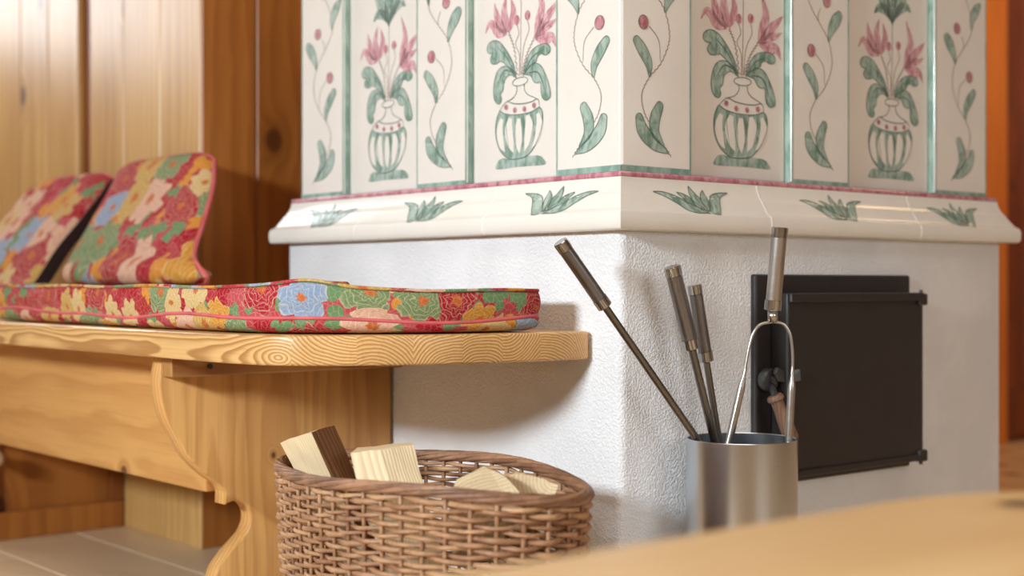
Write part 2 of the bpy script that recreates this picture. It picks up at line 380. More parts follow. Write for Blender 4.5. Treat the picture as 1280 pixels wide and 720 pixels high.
# ================================================================== ROOM SHELL
BX, BY = 1.3366, 1.3582            # plaster base corner of the stove
WX, WY = 1.322, 2.515              # panelled wall plane and partition plane
XMIN, XMAX, YMIN, YMAX, ZC = -2.2, 5.2, -2.0, 4.5, 2.3
floor = struct(box('floor', XMIN, XMAX, YMIN, YMAX, -.08, -.02, M['darkpine']), 'pale pine plank floor', 'floor')
x = XMIN; xs = []
k0 = 1.015 - .197 * 17
edges = [k0 + .197 * i for i in range(0, 46) if XMIN - .2 < k0 + .197 * i < XMAX + .2]
for i in range(len(edges) - 1):
    a, b = max(edges[i], XMIN), min(edges[i + 1], XMAX)
    if b - a < .02: continue
    jy = [YMIN] + sorted([YMIN + 1.1 + random.random() * 1.2, YMIN + 4.6 + random.random()]) + [YMAX]
    for j in range(len(jy) - 1):
        box('plank', a + .0012, b - .0012, jy[j] + .0008, jy[j + 1] - .0008, -.02, 0, M['floor'], floor, .0015)
struct(box('ceiling', XMIN, XMAX, YMIN, YMAX, ZC, ZC + .08, M['ceiling']), 'pine board ceiling', 'ceiling')
def holed(name, axis, pos, thick, lo, hi, wins, mat, label):
    """wall with window openings; wins: (a0, a1, z0, z1)"""
    bs = []; cur = lo
    for a0, a1, z0, z1 in sorted(wins):
        bs.append((cur, a0, -.08, ZC + .08)); bs.append((a0, a1, -.08, z0)); bs.append((a0, a1, z1, ZC + .08)); cur = a1
    bs.append((cur, hi, -.08, ZC + .08))
    bb = [((pos, pos + thick, a, b, z0, z1) if axis == 'X' else (a, b, pos, pos + thick, z0, z1)) for a, b, z0, z1 in bs]
    return struct(link(name, multibox(bb), mat), label, 'wall')
holed('wall_west', 'X', XMIN - .1, .1, YMIN, YMAX, [(.4, 1.4, 1.1, 1.8)], M['roomwall'], 'plastered wall with the main window')
holed('wall_south', 'Y', YMIN - .1, .1, XMIN, XMAX, [(.6, 2.0, .8, 1.9)], M['roomwall'], 'plastered wall behind the viewer')
holed('wall_north', 'Y', YMAX, .1, XMIN, WX + .1, [(.15, 1.15, 1.18, 2.06)], M['roomwall'], 'plastered end wall with a high window')
struct(box('wall_east', XMAX, XMAX + .1, YMIN, WY + .1, -.08, ZC + .08, M['roomwall']), 'plastered wall at the far side of the door', 'wall')
def window(name, axis, pos, a0, a1, z0, z1):
    f = .05; t = .05
    bb = [(a0, a0 + f, z0, z1), (a1 - f, a1, z0, z1), (a0 + f, a1 - f, z0, z0 + f), (a0 + f, a1 - f, z1 - f, z1)]
    bs = [((pos, pos + t, a, b, c, d) if axis == 'X' else (a, b, pos, pos + t, c, d)) for a, b, c, d in bb]
    return struct(link(name, multibox(bs), M['glasspale']), 'pale window frame letting in daylight', 'window')
window('window_1', 'X', XMIN - .08, .4, 1.4, 1.1, 1.8)
window('window_2', 'Y', YMAX + .03, .15, 1.15, 1.18, 2.06)
window('added_window', 'Y', YMIN - .08, .6, 2.0, .8, 1.9)  # unseen window added to go with the front fill and its reflections

# panelled wall that carries on behind the bench
wl = struct(box('wall_left', WX + .014, WX + .12, WY + .018, YMAX, -.08, ZC, M['darkpine']), 'pine board wall beyond the stove above the bench', 'wall')
y = WY + .0
for pn in range(4):
    y0 = 2.518 + pn * .585
    for k in range(3):
        a = y0 + k * .1735; b = a + .1735
        if b > YMAX: break
        box('board', WX, WX + .016, a + .0012, b - .0012, .43, ZC - .001, M['wallboard'], wl, .0025)
box('panel', WX, WX + .016, WY + .002, 2.86, .0, .428, M['wallboard'], wl, .002)
# partition behind the stove
wb = struct(box('wall_back', WX + .02, XMAX, WY + .016, WY + .12, -.08, ZC, M['darkpine']), 'amber pine board partition behind the stove', 'wall')
bxs = [WX + .001, 1.446, 1.57, 1.70, 1.83] + [1.83 + .15 * i for i in range(1, 16)]
for a, b in zip(bxs[:-1], bxs[1:]):
    box('board', a + .001, b - .001, WY, WY + .017, 0, ZC - .001, M['backboard'], wb, .003)
tr = struct(box('trim_1', 4.085, 4.222, WY - .025, WY + .016, 0, 2.1, M['casing'], None, .004), 'pine door casing past the stove, lamplight put into its orange', 'trim')
d1 = struct(empty('door_1', (4.23, WY, 0)), 'dark reddish wooden door past the stove', 'door')
for a, b in ((4.224, 4.36), (4.36, 4.50), (4.50, 4.64), (4.64, 4.78), (4.78, 4.92), (4.92, 5.06)):
    adopt(box('board', a + .001, b - .001, WY - .004, WY + .015, 0.006, 2.05, M['doorwood'], None, .003), d1)
adopt(box('rail', 4.224, 5.06, WY - .016, WY - .0045, .02, .17, M['doorwood'], None, .004), d1)

# ================================================================== TILED STOVE
stove = empty('tiled_stove', (BX, BY, 0))
tag(stove, 'large cream tiled stove with painted flower vases on a white plaster base', 'stove')
def sp(name, me, mat, loc=(0, 0, 0), rz=0, parent=None, smooth=False):
    """part of the stove given in world coordinates"""
    o = link(name, me, mat, None, smooth); p = parent or stove
    o.parent = p; o.location = Vector(loc) - (Vector(stove.location) if p is stove else Vector((0, 0, 0))); o.rotation_euler.z = rz
    return o
EX, EY = 2.2824, 2.2154
me = prism([(BX, BY, 0), (EX, BY, 0), (EX, EY, 0), (BX, EY, 0)], (0, 0, .596))
bm = bmesh.new(); bm.from_mesh(me)
bmesh.ops.bevel(bm, geom=[e for e in bm.edges if abs(e.verts[0].co.z - e.verts[1].co.z) > .3], offset=.012, segments=4, profile=.5, affect='EDGES')
bm.to_mesh(me); bm.free()
base = sp('plaster_base', me, M['plaster']); autosmooth(base, 40)
base['label'] = 'rough white plaster base'
TX, TY = BX + .0175, BY + .0175
TEX, TEY = EX - .019, EY - .019
ZT = .6745; TH_T = .46
REC = .012
sp('tile_core', prism([(TX + REC + .012, TY + REC + .012, .58), (TEX - .02, TY + REC + .012, .58), (TEX - .02, TEY - .02, .58), (TX + REC + .012, TEY - .02, .58)], (0, 0, .58)), M['grout'])

# ---- painted motifs: flat brush work, coordinates u (right), v (up) in metres on a tile
def ribbon(pts, widths, n=6):
    P = cat([(p[0], p[1], w) for p, w in zip(pts, widths)], n)
    v, f = [], []
    for i, p in enumerate(P):
        a = P[max(i - 1, 0)]; b = P[min(i + 1, len(P) - 1)]
        t = Vector((b.x - a.x, b.y - a.y)); 
        if t.length < 1e-9: t = Vector((1, 0))
        t.normalize(); nn = Vector((-t.y, t.x)); w = max(p.z, .00008) / 2
        v.append((p.x + nn.x * w, p.y + nn.y * w)); v.append((p.x, p.y)); v.append((p.x - nn.x * w, p.y - nn.y * w))
    for i in range(len(P) - 1):
        for k in (0, 1): f.append((3 * i + k, 3 * i + k + 1, 3 * i + k + 4, 3 * i + k + 3))
    return v, f
def rounded(pts, ws):
    """give a brush stroke a round end"""
    a, b = Vector(pts[-2]), Vector(pts[-1]); d = (b - a).normalized(); w_ = ws[-1]
    return list(pts) + [tuple(b + d * w_ * k) for k in (.28, .44, .5)], list(ws) + [w_ * .82, w_ * .46, w_ * .02]
def polyfill(pts, n=4):
    P = cat([(p[0], p[1], 0) for p in pts], n, True); return [(p.x, p.y) for p in P], [tuple(range(len(P)))]
def ellipse(c, rx, ry, n=14, rot=0):
    return [(c[0] + rx * math.cos(t) * math.cos(rot) - ry * math.sin(t) * math.sin(rot), c[1] + rx * math.cos(t) * math.sin(rot) + ry * math.sin(t) * math.cos(rot)) for t in [2 * math.pi * i / n for i in range(n)]], [tuple(range(n))]
class Motif:
    """pieces of brush work; every leaf, petal and bud is a mesh of its own, hair-thin lines are joined"""
    def __init__(s): s.l = []; s.fine = {}
    def add(s, key, vf, part=None):
        v, f = vf
        if part: s.l.append((key, part, v, f)); return
        L = s.fine.setdefault(key, [[], []]); k = len(L[0]); L[0] += v; L[1] += [tuple(i + k for i in q) for q in f]
    def meshes(s, mirror=False, zmap=None, us=1.):
        out = []
        for key, part, v, f in s.l + [(k, PARTN[k], a[0], a[1]) for k, a in s.fine.items()]:
            off = LAY[key]; sg = (-1 if mirror else 1) * us
            vv = []
            for u, h in v:
                d = zmap(h) if zmap else 0.
                vv.append((u * sg, -(d + off), h))
            me = mesh(vv, f)
            bm = bmesh.new(); bm.from_mesh(me)
            bm.normal_update()
            for fc in bm.faces:
                if fc.normal.y > 0: fc.normal_flip()
            bmesh.ops.triangulate(bm, faces=[fc for fc in bm.faces if len(fc.verts) > 4])
            bm.to_mesh(me); bm.free()
            me.materials.append(M[MATK[key]]); out.append((part, me, key in ('dark', 'stem') or part == 'painted_midribs'))
        return out
LAY = {'green': .0004, 'pink': .0005, 'cream': .0007, 'red': .0007, 'dark': .0009, 'stem': .0003, 'border': .0004}
MATK = {'green': 'p_green', 'pink': 'p_pink', 'cream': 'p_cream', 'red': 'p_red', 'dark': 'p_dark', 'stem': 'p_stem', 'border': 'p_border'}
PARTN = {'green': 'painted_leaves', 'pink': 'painted_petals', 'cream': 'painted_windows', 'red': 'painted_midribs', 'dark': 'painted_outline', 'stem': 'painted_stem', 'border': 'painted_border'}

# wide tile traced from the first vase tile of the fire-door face
UX = .000392; 
cw = TX + .252
def P1(zx, zy):
    p = onY(860 + zx / 3.1286, zy / 3.1304, TY + REC); return (p.x - cw, p.z - ZT)
def L1(*pts): return [P1(*p) for p in pts]
UXH = .00056
def W(*ws): return [q * UX for q in ws]
def WB(*ws): return [q * UXH for q in ws]
wide = Motif()
bowl = L1((118, 410), (104, 440), (98, 480), (103, 528), (120, 572), (146, 602), (168, 616), (205, 620), (240, 616), (266, 594), (290, 556), (304, 515), (308, 480), (303, 452), (292, 440), (262, 449), (225, 449), (180, 442), (142, 428))
wide.add('green', polyfill(bowl, 3), 'painted_vase')
foot = L1((102, 645), (104, 622), (113, 610), (132, 605), (158, 612), (200, 618), (240, 614), (262, 619), (290, 623), (308, 636), (318, 662), (250, 656), (180, 650))
wide.add('green', polyfill(foot, 3), 'painted_foot')
LF = [
 [(192, 282), (181, 240), (165, 204), (145, 170), (121, 136), (96, 118), (72, 118), (58, 134), (60, 154), (74, 165), (88, 166), (77, 178), (74, 196), (86, 212), (104, 215), (122, 211), (142, 228), (166, 257), (188, 290)],
 [(194, 292), (176, 262), (151, 241), (126, 237), (106, 250), (94, 280), (88, 320), (92, 355), (104, 377), (119, 382), (127, 366), (122, 346), (134, 330), (138, 302), (151, 284), (171, 281), (192, 299)],
 [(224, 292), (235, 255), (250, 226), (271, 209), (300, 204), (325, 210), (338, 229), (335, 247), (316, 250), (301, 239), (286, 246), (280, 262), (260, 268), (240, 281), (226, 300)],
 [(230, 296), (250, 276), (275, 268), (296, 280), (313, 310), (328, 350), (338, 390), (338, 413), (322, 422), (306, 408), (300, 380), (298, 346), (285, 346), (270, 336), (258, 311), (240, 302)]]
for l in LF:
    pts = L1(*l); wide.add('green', polyfill(pts, 3), 'painted_leaf'); wide.add('dark', ribbon(pts + [pts[0]], W(*([2.6] * (len(pts) + 1))), 3))
for sp_, w_ in ((((186, 275), (150, 205), (100, 140)), (2, 4, 1)), (((185, 278), (140, 255), (108, 300)), (2, 5, 1)), (((232, 285), (265, 240), (315, 225)), (2, 4, 1)), (((240, 295), (290, 310), (320, 395)), (2, 5, 1))):
    wide.add('dark', ribbon(L1(*sp_), W(*w_)))
for sp_, w_ in ((((128, 446), (118, 490), (126, 545), (142, 582)), (14, 28, 24, 2)), (((168, 452), (160, 500), (170, 555), (182, 592)), (16, 36, 28, 2)), (((206, 462), (203, 510), (205, 560), (207, 600)), (14, 32, 27, 2)), (((244, 458), (250, 505), (243, 555), (230, 594)), (16, 36, 28, 2)), (((286, 462), (294, 505), (284, 555), (262, 588)), (12, 27, 22, 2))):
    wide.add('cream', ribbon(L1(*sp_), WB(*w_), 5), 'painted_flute')
    a, b = [], []
for k, (x_, w_) in enumerate(((148, 0), (188, 0), (226, 0), (266, 0))):
    wide.add('dark', ribbon(L1((x_, 448 + k * 3), (x_ + 2, 500), (x_ + (205 - x_) * .25, 580)), W(2, 2.6, 1.2)))
for dl in (bowl[:10] + [bowl[10], bowl[11], bowl[12], bowl[13], bowl[14]],):
    wide.add('dark', ribbon(dl, W(*([3.2] * len(dl))), 3))
band = [(120, 408), (150, 383), (182, 398), (220, 408), (258, 411), (287, 408), (295, 438)]
wide.add('dark', ribbon(L1(*band), W(2.5, 3, 3.5, 3.5, 3.5, 3, 2.5)))
wide.add('dark', ribbon(L1((118, 410), (142, 428), (180, 442), (225, 449), (262, 449), (293, 439)), W(*([3] * 6))))
wide.add('dark', ribbon(L1((150, 383), (178, 376), (192, 362), (198, 345), (195, 333)), W(*([3] * 5))))
wide.add('dark', ribbon(L1((229, 334), (232, 360), (246, 380), (270, 396), (288, 409)), W(*([3] * 5))))
ring = [(211 + 34 * math.cos(t), 319 + 3 * math.cos(t) + 16 * math.sin(t)) for t in [2 * math.pi * i / 16 for i in range(17)]]
wide.add('dark', ribbon(L1(*ring), W(*([3] * 17)), 2))
for d_ in ((148, 404), (187, 425), (229, 431), (271, 428)):
    wide.add('red', ellipse(P1(*d_), 8.5 * UXH, 11 * UX), 'painted_dot'); c_ = P1(*d_); wide.add('dark', ellipse((c_[0], c_[1] - 2 * UX), 2.2 * UX, 3.5 * UX, 8))
PET = [(((150, 108), (112, 92), (86, 52), (66, 42), (48, 74)), (10, 30, 26, 16, 1)), (((148, 106), (122, 70), (104, 25), (92, -35)), (10, 30, 26, 1)), (((150, 106), (143, 60), (138, 10), (150, -48)), (10, 30, 24, 1)), (((156, 106), (172, 70), (180, 28), (168, -30)), (10, 26, 22, 1)),
       (((274, 166), (290, 115), (303, 60), (292, 5), (280, -34)), (10, 32, 26, 12, 1)), (((279, 166), (314, 122), (348, 88), (371, 62)), (10, 28, 20, 1)), (((280, 168), (320, 146), (345, 140), (366, 128)), (10, 24, 15, 1)), (((276, 170), (312, 188), (346, 194), (361, 238)), (10, 32, 24, 1))]
for sp_, w_ in PET:
    wide.add('pink', ribbon(L1(*sp_), WB(*w_)), 'painted_petal')
    q = [sp_[0]] + [(x_ + 3, y_) for x_, y_ in sp_[1:]]
    wide.add('red', ribbon(L1(*q), W(*([2.6] * (len(q) - 1) + [1]))))
    l_, r_ = [], []
for c_ in ((196, 73), (243, 72)):
    wide.add('red', ellipse(P1(*c_), 12 * UXH, 19 * UX), 'painted_bud') 
def braid(a, pts, amp, n, key, wd):
    Q = cat([(p[0], p[1], 0) for p in pts], n); out = []
    for i, p in enumerate(Q):
        t = (Q[min(i + 1, len(Q) - 1)] - Q[max(i - 1, 0)]); t = Vector((t.x, t.y)).normalized()
        s_ = amp * (1 if i % 2 else -1); out.append((p.x - t.y * s_, p.y + t.x * s_))
    return out
for pts in (((160, 112), (184, 180), (198, 290)), ((274, 165), (240, 222), (218, 290))):
    q = braid(0, pts, 4, 10, 'stem', 3); wide.add('stem', ribbon(L1(*q), W(*([4.] * len(q))), 2))
for pts in (((196, 92), (205, 130), (190, 165), (207, 215), (206, 296)), ((243, 92), (249, 130), (230, 175), (222, 215), (216, 296)), ((215, -20), (214, 100), (211, 296))):
    wide.add('stem', ribbon(L1(*pts), W(*([3.2] * len(pts)))))
TIP = ((215, -22),)
for sp_, w_ in ((((215, -20), (212, -90), (214, -200), (215, -300)), (6, 44, 50, 2)), (((214, -30), (190, -90), (160, -150), (130, -215)), (6, 40, 40, 2)), (((216, -30), (240, -90), (270, -150), (300, -210)), (6, 40, 40, 2)), (((212, -40), (180, -85), (150, -95), (128, -75)), (6, 30, 26, 4)), (((218, -40), (250, -85), (282, -95), (304, -72)), (6, 30, 26, 4))):
    wide.add('green', ribbon(L1(*sp_), WB(*w_)), 'painted_leaf'); wide.add('dark', ribbon(L1(*sp_), W(*([2.5] * len(sp_)))))
# slim tile traced from the second slim tile of the fire-door face
cn = TX + .4385
def P2(zx, zy):
    p = onY(980 + zx / 3., zy / 3., TY); return (p.x - cn, p.z - ZT)
def L2(*pts): return [P2(*p) for p in pts]
slim = Motif()
stem = [(187, 640), (165, 600), (134, 545), (110, 500), (100, 455), (102, 420), (122, 375), (155, 330), (178, 270), (182, 220), (168, 150), (140, 95), (110, 40), (92, -10), (96, -70), (120, -130), (150, -180), (176, -240)]
q = braid(0, stem, 1.6, 7, 'stem', 3); slim.add('stem', ribbon(L2(*q), W(*([3.2] * len(q))), 2))
SL = [(((180, 628), (140, 600), (104, 555), (92, 512)), (3, 30, 38, 26)), (((166, 605), (140, 560), (138, 515), (152, 472)), (3, 28, 36, 26)), (((122, 374), (120, 330), (102, 285), (84, 252)), (3, 24, 32, 24)), (((168, 158), (178, 115), (194, 82), (207, 62)), (3, 26, 38, 30)),
      (((93, -12), (90, -60), (72, -105), (55, -135)), (3, 26, 34, 14)), (((176, -236), (180, -280), (196, -310), (210, -340)), (3, 26, 34, 16))]
for sp_, w_ in SL:
    rp2, rw2 = rounded(L2(*sp_), WB(*w_)); slim.add('green', ribbon(rp2, rw2), 'painted_leaf'); 
    P = cat([tuple(p) + (q,) for p, q in zip(rp2, rw2)], 6)
    for sg in (1, -1):
        side = []
        for i, p in enumerate(P):
            t = P[min(i + 1, len(P) - 1)] - P[max(i - 1, 0)]; t = Vector((t.x, t.y)).normalized(); side.append((p.x - t.y * sg * p.z / 2, p.y + t.x * sg * p.z / 2))
        slim.add('dark', ribbon(side, [2.2 * UX] * len(side), 1))
for c_, st in (((104, 190), ((122, 204), (150, 250), (155, 320))), ((162, 6), ((140, 30), (130, 60), (134, 88))), ((104, -170), ((122, -155), (140, -140), (146, -170)))):
    slim.add('red', ellipse(P2(*c_), 17 * UXH, 25 * UX), 'painted_bud'); slim.add('stem', ribbon(L2(*st), W(3, 3, 2)))
    e = ellipse(P2(*c_), 17 * UXH, 25 * UX)[0]; slim.add('dark', ribbon(e + [e[0]], [2.2 * UX] * (len(e) + 1), 1))
    e = ellipse(P2(*c_), 8 * UX, 13 * UX)[0]; slim.add('pink', ribbon(e[2:10], [4 * UX] * 8, 1), 'painted_highlight')
def border(w_, left=.003, right=.003, bottom=.0075):
    b = Motif(); h = w_ / 2 - .0006
    def q(x0, x1, z0, z1): b.add('border', ([(x0, z0), (x1, z0), (x1, z1), (x0, z1)], [(0, 1, 2, 3)]))
    if left: q(-h, -h + left, .001, TH_T)
    if right: q(h - right, h, .001, TH_T)
    if bottom: q(-h + left, h - right, .001, bottom)
    return b
WM = {'R': wide.meshes(), 'L': wide.meshes(us=.9)}; SM = {False: slim.meshes(False), True: slim.meshes(True)}
def paint_on(tile, ms, shift=(0, 0, 0), rz=0):
    for nm, m_, fine in ms:
        o = link(nm, m_, None, tile); o.location = shift; o.rotation_euler.z = rz
        if fine: o['kind'] = 'stuff'
tilecache = {}
def tile(face, a, b, kind, mirror=False):
    """a..b: distances from the tile corner along the face"""
    w_ = b - a - .002; c_ = (a + b) / 2; dep = REC if kind == 'wide' else 0.
    key = (round(w_, 4), kind)
    if key not in tilecache:
        tilecache[key] = bevelled(boxm(-w_ / 2, w_ / 2, 0, .03, 0.0015, TH_T), .0022 if kind == 'wide' else .003, 2)
        if kind != 'wide':
            for p in tilecache[key].polygons: p.use_smooth = False
    if face == 'R': loc, rz = (TX + c_, TY + dep, ZT), 0
    else: loc, rz = (TX + dep, TY + c_, ZT), -math.pi / 2
    t = sp('tile', tilecache[key], M['tile'], loc, rz)
    if kind == 'wide': paint_on(t, WM[face]); t['label'] = 'wide cream tile painted with tulips in a green vase'
    else:
        paint_on(t, SM[mirror]); t['label'] = 'slim raised cream tile painted with a leafy vine'
        bk = ('b', key)
        if bk not in tilecache:
            bme = border(w_).meshes()[0][1]
            bm = bmesh.new(); bm.from_mesh(bme)
            for sg in (-1, 1):
                xx = sg * (w_ / 2 + .0004)
                vs = [bm.verts.new((xx, yy, zz)) for yy, zz in ((.002, .002), (.0125, .002), (.0125, TH_T), (.002, TH_T))]; bm.faces.new(vs if sg > 0 else vs[::-1])
            bm.to_mesh(bme); bm.free(); tilecache[bk] = bme
        link('painted_border', tilecache[bk], None, t)
    return t
tile('L', .1335, .3375, 'wide'); tile('L', .3375, .4705, 'slim'); tile('L', .4705, .6805, 'wide'); tile('L', .6805, TEY - TY - .001, 'slim', True)
tile('R', .1415, .3635, 'wide'); tile('R', .3635, .5095, 'slim'); tile('R', .5095, .7465, 'wide'); tile('R', .7465, TEX - TX - .001, 'slim', True)
# corner tile: one L-shaped piece
ca, cb = .1325, .1405
me = prism([(0, 0, .0015), (cb, 0, .0015), (cb, .03, .0015), (.03, .03, .0015), (.03, ca, .0015), (0, ca, .0015)], (0, 0, TH_T - .0015))
bm = bmesh.new(); bm.from_mesh(me)
bmesh.ops.bevel(bm, geom=[e for e in bm.edges if all(abs(v.co.x) < 1e-5 and abs(v.co.y) < 1e-5 for v in e.verts)], offset=.006, segments=4, profile=.5, affect='EDGES')
bm.to_mesh(me); bm.free()
ct = sp('tile', me, M['tile'], (TX, TY, ZT)); autosmooth(ct, 35); ct['label'] = 'corner tile painted with a vine on both faces'
paint_on(ct, SM[False], (cb * .48, 0, 0)); paint_on(ct, SM[True], (0, ca * .50, 0), -math.pi / 2)
link('painted_border', border(cb, 0.0001, .0035, .0095).meshes()[0][1], None, ct).location = (cb / 2, 0, 0)
o = link('painted_border', border(ca, .0035, .0001, .0095).meshes()[0][1], None, ct); o.location = (0, ca / 2, 0); o.rotation_euler.z = -math.pi / 2
# tiled faces away from the view and the crown
sp('rear_tiles', multibox([(TEX - .02, TEX, TY + .03, TEY, ZT, ZT + TH_T), (TX + .03, TEX - .021, TEY - .02, TEY - .0005, ZT, ZT + TH_T)]), M['tile'])
sp('crown', bevelled(multibox([(TX - .03, TEX + .03, TY - .03, TEY + .03, ZT + TH_T + .001, ZT + TH_T + .05)]), .01, 3), M['cornice'])
# ---- cornice: profile (protrusion from the raised tile plane, height above the plaster)
PROF = [(.0, -.001), (.036, -.001), (.0395, .0005), (.0415, .004), (.042, .011), (.0418, .019), (.0405, .0235), (.0375, .0262), (.0350, .0275), (.0330, .0298), (.0305, .034), (.0265, .0400), (.0235, .0455), (.0222, .0482), (.0212, .0490), (.0185, .053), (.0158, .0585), (.0138, .0645), (.0128, .0690), (.0126, .0722), (.0, .0722)]
ZB = .5945; HC = ZT - ZB
def prot(h):
    h = h
    P = sorted(PROF[1:-1], key=lambda p: p[1])
    for (d0, h0), (d1, h1) in zip(P[:-1], P[1:]):
        if h0 <= h <= h1: return d0 + (d1 - d0) * (h - h0) / max(h1 - h0, 1e-6)
    return P[-1][0]
def sweep_cornice(path, prof):
    """path: plan points; outward is to the right of travel when walking -Y then +X"""
    n = len(path); v = []; f = []; m = len(prof)
    for i, p in enumerate(path):
        p = Vector(p); ns = []
        if i > 0: d = (p - Vector(path[i - 1])).normalized(); ns.append(Vector((d.y, -d.x)))
        if i < n - 1: d = (Vector(path[i + 1]) - p).normalized(); ns.append(Vector((d.y, -d.x)))
        if len(ns) == 2:
            b = (ns[0] + ns[1]); b = b / (b.dot(ns[0]))
        else: b = ns[0]
        for pr, h in prof: v.append((p.x + b.x * pr, p.y + b.y * pr, ZB + h))
    for i in range(n - 1):
        for k in range(m):
            f.append((i * m + k, i * m + (k + 1) % m, (i + 1) * m + (k + 1) % m, (i + 1) * m + k))
    f.append(tuple(range(m))); f.append(tuple(range((n - 1) * m, n * m)))
    return fixn(mesh(v, f))
BEAD = [(-.002, .0722), (.0108, .0722), (.0124, .0738), (.0126, .0768), (.0108, .0795), (.006, .0802), (-.002, .0802)]
g = .0009
JL = [1.9633, 1.6245]; JR = [1.6225, 2.0015]
I = .02   # the pieces reach back behind the tile plane
paths = [[(TX, JL[1] - g), (TX, TY), (JR[0] - g, TY)], [(TX, JL[0] - g), (TX, JL[1] + g)], [(JR[0] + g, TY), (JR[1] - g, TY)],
         [(TEX - .3, TEY), (TX, TEY), (TX, JL[0] + g)], [(JR[1] + g, TY), (TEX, TY), (TEX, TEY - .3)], [(TEX, TEY - .3 + 2 * g), (TEX, TEY), (TEX - .3 + 2 * g, TEY)]]
lot = Motif()
def P3(zx, zy):
    p = onY(600 + zx / 3.5556, 190 + zy / 3.5556, TY - .022); return (p.x - (TX + .103), p.z - ZB)
def L3(*pts): return [P3(*p) for p in pts]
UL = .00031
for sp_, w_ in ((((978, 270), (905, 248), (852, 208), (806, 184), (766, 174)), (6, 30, 26, 14, 1)), (((972, 266), (925, 240), (902, 204), (872, 177)), (6, 34, 26, 1)), (((962, 262), (948, 222), (940, 190), (932, 149)), (8, 44, 32, 1)), (((982, 266), (982, 222), (986, 195), (992, 168)), (8, 34, 26, 1)), (((984, 268), (1012, 252), (1030, 218), (1056, 193), (1101, 181)), (8, 44, 44, 18, 1))):
    P = L3(*sp_); wd = [q_ * UL * 1.35 for q_ in w_]
    lot.add('green', ribbon(P, wd, 8), 'painted_leaf')
    Q = cat([tuple(p) + (q_,) for p, q_ in zip(P, wd)], 8)
    for sg in (1, -1):
        side = []
        for i, p in enumerate(Q):
            t = Q[min(i + 1, len(Q) - 1)] - Q[max(i - 1, 0)]; t = Vector((t.x, t.y)).normalized(); side.append((p.x - t.y * sg * p.z / 2, p.y + t.x * sg * p.z / 2))
        lot.add('dark', ribbon(side, [3.4 * UL] * len(side), 1))
LM = {m_: lot.meshes(m_, prot) for m_ in (False, True)}
corn = []
for i, p in enumerate(paths):
    o = sp('cornice_tile', sweep_cornice(p, PROF), M['cornice']); autosmooth(o, 28)
    b_ = sp('rose_bead', sweep_cornice(p, BEAD), M['p_line'], (0, 0, 0), 0, o); autosmooth(b_, 50); b_['label'] = 'narrow rose-red painted bead'
    o.location = -Vector(stove.location); corn.append(o)
GJ = [(max(p - .0004 if 0 < k < len(PROF) - 1 else p, 0) + (.0008 if 0 < k < len(PROF) - 1 else 0), h) for k, (p, h) in enumerate(PROF)]
M['joint'] = glaze('pale_joint', srgb(244, 240, 232), .97, .4)
for p in ([(TX, JL[1] + .0013), (TX, JL[1] - .0013)], [(TX, JL[0] + .0013), (TX, JL[0] - .0013)], [(JR[0] - .0015, TY), (JR[0] + .0015, TY)], [(JR[1] - .0015, TY), (JR[1] + .0015, TY)]):
    autosmooth(sp('grout_joint', sweep_cornice(p, GJ), M['joint']), 40)
def lotus(piece, face, s):
    for nm, m_, fine in LM[face == 'L']:
        o = link(nm, m_, None, piece)
        if fine: o['kind'] = 'stuff'
        if face == 'R': o.location = (s, TY, ZB)
        else: o.location = (TX, s, ZB); o.rotation_euler.z = -math.pi / 2
lotus(corn[0], 'R', 1.4615); lotus(corn[0], 'L', 1.465); lotus(corn[1], 'L', 1.765); lotus(corn[3], 'L', 2.05)
lotus(corn[2], 'R', 1.779); lotus(corn[4], 'R', 2.113)
# ---- fire door
fd = sp('fire_door', boxm(1.636, 1.9755, BY - .042, BY - .0105, .2375, .5075, .003, 2), M['iron']); fd['label'] = 'black iron fire door'
sp('door_frame', bevelled(boxm(1.603, 1.990, BY - .010, BY + .01, .2235, .5355), .004, 3), M['iron'])
def fdp(name, me, mat): return link(name, me, mat, fd)
fdp('top_lip', bevelled(boxm(1.636, 1.972, BY - .049, BY - .0425, .494, .5075), .002, 2), M['iron'])
fdp('bottom_lip', bevelled(boxm(1.636, 1.972, BY - .047, BY - .0425, .2375, .2475), .002, 2), M['iron'])
for z in (.487, .2355):
    fdp('hinge_lug', bevelled(boxm(1.9605, 1.9835, BY - .048, BY - .026, z, z + .019), .003, 2), M['iron'])
fdp('hinge_pin', tube([(1.979, BY - .037, .230), (1.979, BY - .037, .512)], .003, 10), M['iron'])
lx = 1.619; lz = .381
boss = fdp('latch', lathe([(.0, 0), (.015, 0), (.017, .003), (.017, .012), (.0145, .015), (.006, .015), (.006, .020), (.0, .020)], (lx, BY - .012, lz), (0, -1, 0), 24), M['iron2']); autosmooth(boss)
fdp('latch_hook', bevelled(prism([(lx - .004, BY - .030, lz + .010), (lx + .002, BY - .030, lz + .019), (lx + .020, BY - .030, lz + .012), (lx + .034, BY - .046, lz + .016), (lx + .036, BY - .046, lz - .002), (lx + .020, BY - .030, lz - .004), (lx + .004, BY - .030, lz - .002)], (0, -.006, 0)), .0012, 1), M['iron2'])
g0, g1 = onY(968, 494, BY - .045), onY(991, 553, BY - .06); hd = g1 - g0
gr = fdp('latch_grip', lathe([(.0, 0), (.010, 0), (.0125, .003), (.0125, .007), (.0095, .010), (.0092, .02), (.0105, .04), (.0115, hd.length - .008), (.008, hd.length), (0, hd.length)], g0, hd, 20), pine('latch_grip_wood', 'Z', 'X', 'Y', srgb(150, 116, 92), srgb(104, 74, 56), knots=0, stave=.2)); autosmooth(gr)
gr['label'] = 'worn brown wooden grip'
fdp('latch_arm', tube([(lx, BY - .026, lz - .008), g0 + hd * .04], .005, 10), M['iron2'])

